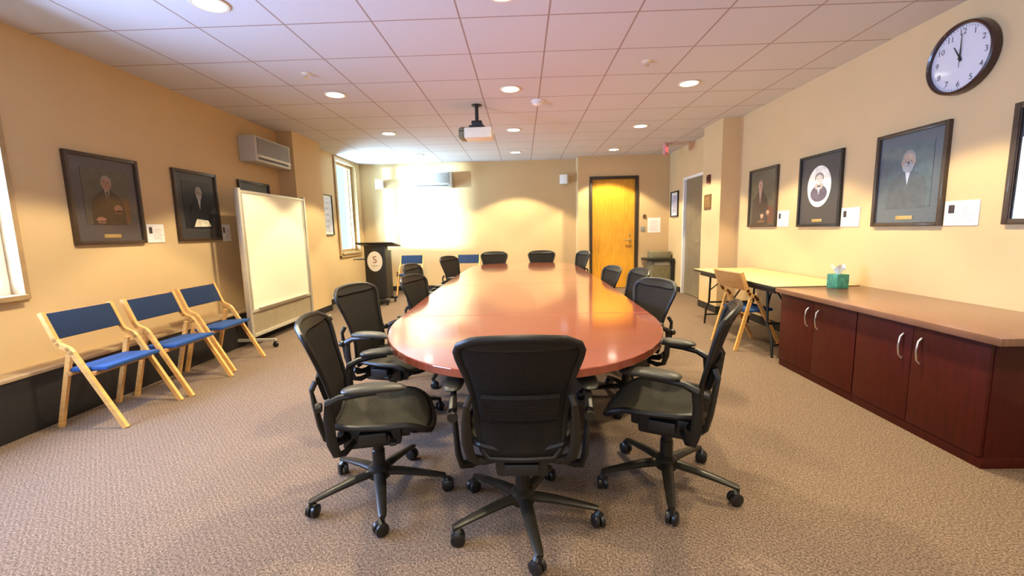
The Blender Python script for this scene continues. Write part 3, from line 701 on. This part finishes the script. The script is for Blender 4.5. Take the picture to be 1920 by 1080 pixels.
# ------------------------------------------------------------ credenza cabinets and counter
X0 = 2.275
for (y0, y1, lab) in ((2.10, 2.955, 'dark cherry two door cabinet nearest the viewpoint under the long counter'), (2.957, 3.83, 'dark cherry two door cabinet at the far end of the counter beside the folding table')):
    t = thing('storage_cabinet', lab, 'cabinet', (0, 0, 0), group='dark cherry cabinets along the right wall')
    MB().box((X0+.02, y0, .06), (XR-.002, y1, .652), .002).build('body', M['cherryf'], t)
    MB().box((X0+.012, y0, 0), (XR-.002, y1, .06), .002).build('plinth', M['cherryf'], t)
    ym = (y0+y1)/2
    for a, b, hy in ((y0+.004, ym-.002, ym-.06), (ym+.002, y1-.004, ym+.06)):
        d = MB().box((X0, a, .062), (X0+.019, b, .648), .002).build('door', M['cherryf'], t)
        pts = [(X0-.002, hy, .435), (X0-.022, hy, .455), (X0-.030, hy, .51), (X0-.022, hy, .565), (X0-.002, hy, .585)]
        MB().tube(pts, [.007, .006, .0055, .006, .007], 10).build('handle', M['chrome'], d)
MB()
o = MB().box((2.235, 2.03, .654), (XR-.002, 3.86, .692), .004).build('countertop', M['cherryt'], None)
tag(o, 'long reddish brown counter slab lying over both cabinets', 'countertop')

# tissue box
t = thing('tissue_box', 'small teal tissue box with white tissue on the far end of the counter', 'tissue box', (2.71, 3.77, .6925), .1)
MB().box((-.055, -.055, 0), (.055, .055, .12), .004).build('carton', M['teal'], t)
def tis(u, v):
    a = 2*PI*u; r = .012 + .045*v + .008*math.sin(5*a)*v
    return Vector((r*math.cos(a), r*.7*math.sin(a), .11 + .075*v**.7*(1+.25*math.sin(3*a+1)*v)))
MB().grid(tis, 30, 8).build('tissue', M['tissue'], t)

# ------------------------------------------------------------ folding table
t = thing('folding_table', 'pale laminate folding table with black edge and legs against the right wall', 'table', (0, 0, 0))
FX0, FX1, FY0, FY1, FZ = 2.235, 2.985, 3.875, 5.70, .70
MB().box((FX0+.002, FY0+.002, FZ-.006), (FX1-.002, FY1-.002, FZ), .002).build('tabletop', M['lam'], t)
MB().box((FX0, FY0, FZ-.032), (FX1, FY1, FZ-.0065), .004).build('edge_band', M['black'], t)
MB().box((FX0+.05, FY0+.08, FZ-.075), (FX0+.075, FY1-.08, FZ-.033)).box((FX1-.075, FY0+.08, FZ-.075), (FX1-.05, FY1-.08, FZ-.033)).build('apron_rail', M['black'], t)
for yy, s in ((FY0+.28, 1), (FY1-.28, -1)):
    for x in (FX0+.10, FX1-.10):
        MB().tube([(x, yy, FZ-.05), (x, yy-.02*s, .30), (x, yy-.10*s, .20), (x, yy-.13*s, .0)], .0125, 10).build('leg', M['black'], t)
    m = MB().tube([(FX0+.10, yy-.12*s, .12), (FX1-.10, yy-.12*s, .12)], .011, 8).tube([(FX0+.10, yy, .30), (FX1-.10, yy, .30)], .011, 8)
    m.tube([(FX0+.37, yy, .30), (FX0+.37, yy+.20*s, .48), (FX0+.37, yy+.42*s, FZ-.05)], .009, 8)
    m.tube([(FX0+.10, yy-.01*s, .45), (FX0+.17, yy+.08*s, .55), (FX0+.30, yy+.25*s, FZ-.05)], .008, 8)
    m.build('leg_brace', M['black'], t)

# ------------------------------------------------------------ podium
t = thing('podium', 'black podium with round cream emblem beside the far window', 'podium', (-2.57, 7.62, 0), D(-4))
MB().box((-.185, -.13, .11), (.185, .02, 1.04), .004).box((-.175, .02, .11), (.175, .20, .95), .004).build('cabinet', M['black'], t)
MB().box((-.32, -.17, 1.045), (.34, .26, 1.068), .004, rot=Matrix.Rotation(D(-9), 3, 'X')).build('reading_top', M['black'], t)
MB().box((-.40, -.12, .80), (-.186, .16, .816), .003).build('side_shelf', M['black'], t)
e = MB().prism([(.135*math.cos(2*PI*k/48), .175*math.sin(2*PI*k/48)) for k in range(48)], 0, .006).build('emblem', M['cream'], t)
e.location = (0, -.1305, .77); e.rotation_euler = (PI/2, 0, 0)
text_obj('letter', 'S', .17, M['rust'], e, (0, .025, .0065), .0008)
MB().box((-.07, -.075, .006), (.07, -.070, .0068)).box((-.045, -.09, .006), (.045, -.086, .0068)).build('lettering_line', M['rust'], e, smooth=False)
m_ = MB().box((-.24, -.20, .065), (.24, -.14, .105), .01).box((-.24, .18, .065), (.24, .24, .105), .01).box((-.05, -.2, .065), (.05, .24, .109), .005); m_.build('base_frame', M['black'], t)
for x in (-.2, .2):
    for y in (-.17, .21):
        MB().lathe([(.024, -.012), (.03, -.008), (.03, .008), (.024, .012)], (x, y, .031), 16, axis='x').box((x-.015, y-.01, .035), (x+.015, y+.01, .066)).build('caster', M['rubber'], t)

# ------------------------------------------------------------ bins near the door
t = thing('waste_station', 'olive grey waste bin cabinet with black counter in the back right corner', 'bin', (0, 0, 0))
MB().box((2.56, 8.62, .03), (2.93, 8.99, .58), .006).build('cabinet', M['bin'], t)
MB().box((2.44, 8.55, .585), (2.975, 8.995, .635), .006).build('counter', M['black'], t)
MB().box((2.57, 8.72, .636), (2.96, 8.99, .76), .008).build('hood', M['bin'], t)
MB().box((2.931, 8.58, .0), (2.975, 8.99, .584), .004).box((2.56, 8.64, 0), (2.93, 8.98, .029)).build('side_panel', M['black'], t)
MB().box((2.60, 8.612, .50), (2.89, 8.619, .55), .002).build('pull_rail', M['steel'], t)

# ------------------------------------------------------------ ceiling projector and small fixtures
t = thing('ceiling_projector', 'cream projector hanging from a black pole over the table', 'projector', (-.5, 5.24, H), D(-3))
MB().lathe([(.06, -.002), (.06, -.012), (.03, -.02)], seg=20).build('ceiling_plate', M['black'], t)
MB().tube([(0, 0, -.01), (0, 0, -.19)], .021, 12).build('pole', M['black'], t)
m_ = MB().box((-.06, -.05, -.235), (.06, .05, -.18), .012).box((-.085, -.07, -.255), (.085, .08, -.235), .005)
for a, b in ((-.19, -.06), (.12, .08), (-.15, .1), (.1, -.08)): m_.bar((0, 0, -.248), (a, b, -.262), .02, .012)
m_.build('mount', M['black'], t)
b_ = MB().box((-.14, -.11, -.385), (.18, .14, -.268), .015).build('body', M['proj'], t)
m_ = MB().box((-.205, -.10, -.38), (-.141, .13, -.272), .01)
for k in range(5): m_.box((-.2, -.104, -.365+.018*k), (-.15, -.1, -.358+.018*k))
m_.build('connector_panel', M['bin'], t)
MB().lathe([(.04, .13), (.042, .165), (.034, .17)], (-.06, 0, -.33), 20, axis='y').build('lens', M['black'], t)
for k in range(3): MB().box((-.19+.03*k, -.106, -.31), (-.175+.03*k, -.101, -.295)).build('socket', M['black'], t)

t = thing('smoke_detector', 'round white smoke detector right of the projector pole', 'smoke detector', (.205, 5.15, H))
MB().lathe([(.075, -.001), (.075, -.012), (.055, -.02)], seg=28).build('base_plate', M['white'], t)
MB().lathe([(.055, -.0205), (.058, -.035), (.035, -.05), (.02, -.052)], seg=28).build('sensor_head', M['white'], t)
for x, y, lab in ((GX+T*2.5, 4.09, 'small ceiling sprinkler in the left part of the ceiling'), (1.13, 4.07, 'small ceiling sprinkler in the right part of the ceiling')):
    t = thing('sprinkler', lab, 'sprinkler', (x, y, H), group='ceiling sprinklers')
    MB().lathe([(.045, -.001), (.045, -.006), (.03, -.012)], seg=20).build('escutcheon', M['trim'], t)
    MB().lathe([(.01, -.012), (.01, -.035), (.022, -.037), (.022, -.04)], seg=14).build('deflector', M['chrome'], t)
for x, lab in ((-2.97, 'left'), (.90, 'right')):
    t = wall_thing('wall_speaker', f'small white {lab} speaker high on the back wall', 'speaker', 'B', (x, YB, 2.27), 'small wall speakers on the back wall')
    MB().box((-.09, -.09, .05), (.07, .10, .20), .015, rot=Matrix.Rotation(.3 if x < 0 else -.3, 3, 'Y')).build('cabinet', M['white'], t)
    MB().box((.03 if x < 0 else -.07, -.05, .0), (.07 if x < 0 else -.03, .05, .07), .006).build('bracket', M['steel'], t)
t = thing('exit_sign', 'small red exit sign hanging at the ceiling near the alcove', 'sign', (2.56, 7.95, H), D(62))
MB().box((-.15, -.02, -.20), (.15, .02, -.012), .005).box((-.05, -.02, -.012), (.05, .02, -.001)).build('housing', M['exitb'], t)
for s in (1, -1):
    tx = text_obj('letters', 'EXIT', .13, M['exit'], t, (0, -s*.0205, -.106), .001, (PI/2, 0, 0 if s > 0 else PI))
# plaques and switches
t = wall_thing('fire_strobe', 'small dark red alarm strobe on the right pier', 'alarm', 'P', (2.765, 6.575, 1.93))
MB().box((-.045, -.06, 0), (.045, .06, .03), .005).build('housing', M['red'], t); MB().box((-.02, -.03, .03), (.02, .03, .042), .004).build('lens', M['inkd'], t)
t = wall_thing('bronze_plaque', 'dark bronze plaque below the alarm on the right pier', 'plaque', 'P', (2.765, 6.60, 1.60))
MB().box((-.115, -.11, 0), (.115, .11, .014), .003).build('plate', M['brassd'], t)
m_ = MB()
for k in range(6): m_.box((-.08, -.07+.025*k, .0142), (.08, -.064+.025*k, .0150))
m_.build('lettering_line', M['brass'], t, smooth=False)
t = wall_thing('thermostat', 'small dark thermostat right of the wood door', 'thermostat', 'B', (2.50, YD, 1.475))
MB().box((-.03, -.035, 0), (.03, .035, .02), .004).build('housing', M['brassd'], t); MB().box((-.018, -.01, .02), (.018, .02, .0215)).build('display', M['inkd'], t)
t = wall_thing('light_switch', 'grey double switch plate right of the wood door, below the thermostat', 'switch', 'B', (2.475, YD, 1.215))
MB().box((-.05, -.05, 0), (.05, .05, .008), .003).build('plate', M['steel'], t)
for x in (-.022, .022): MB().box((x-.006, -.014, .008), (x+.006, .014, .016), .002).build('toggle', M['steel'], t)
t = wall_thing('wall_notice', 'pale paper notice on the wall between door and waste bins', 'notice', 'B', (2.70, YD, 1.29))
MB().box((-.13, -.15, 0), (.13, .15, .004)).build('sheet', M['paper'], t)
m_ = MB()
for k in range(8): m_.box((-.09, -.11+.027*k, .004), (.09-.02*(k % 3), -.104+.027*k, .0048))
m_.build('text_lines', M['ink'], t, smooth=False)
t = wall_thing('wall_outlet', 'small dark outlet low on the back wall beside the podium', 'outlet', 'B', (-2.72, YB, .36))
MB().box((-.04, -.055, 0), (.04, .055, .008), .003).build('plate', M['brassd'], t); MB().box((-.015, .01, .008), (.015, .035, .01)).box((-.015, -.035, .008), (.015, -.01, .01)).build('socket', M['inkd'], t)
bpy.context.view_layer.update()
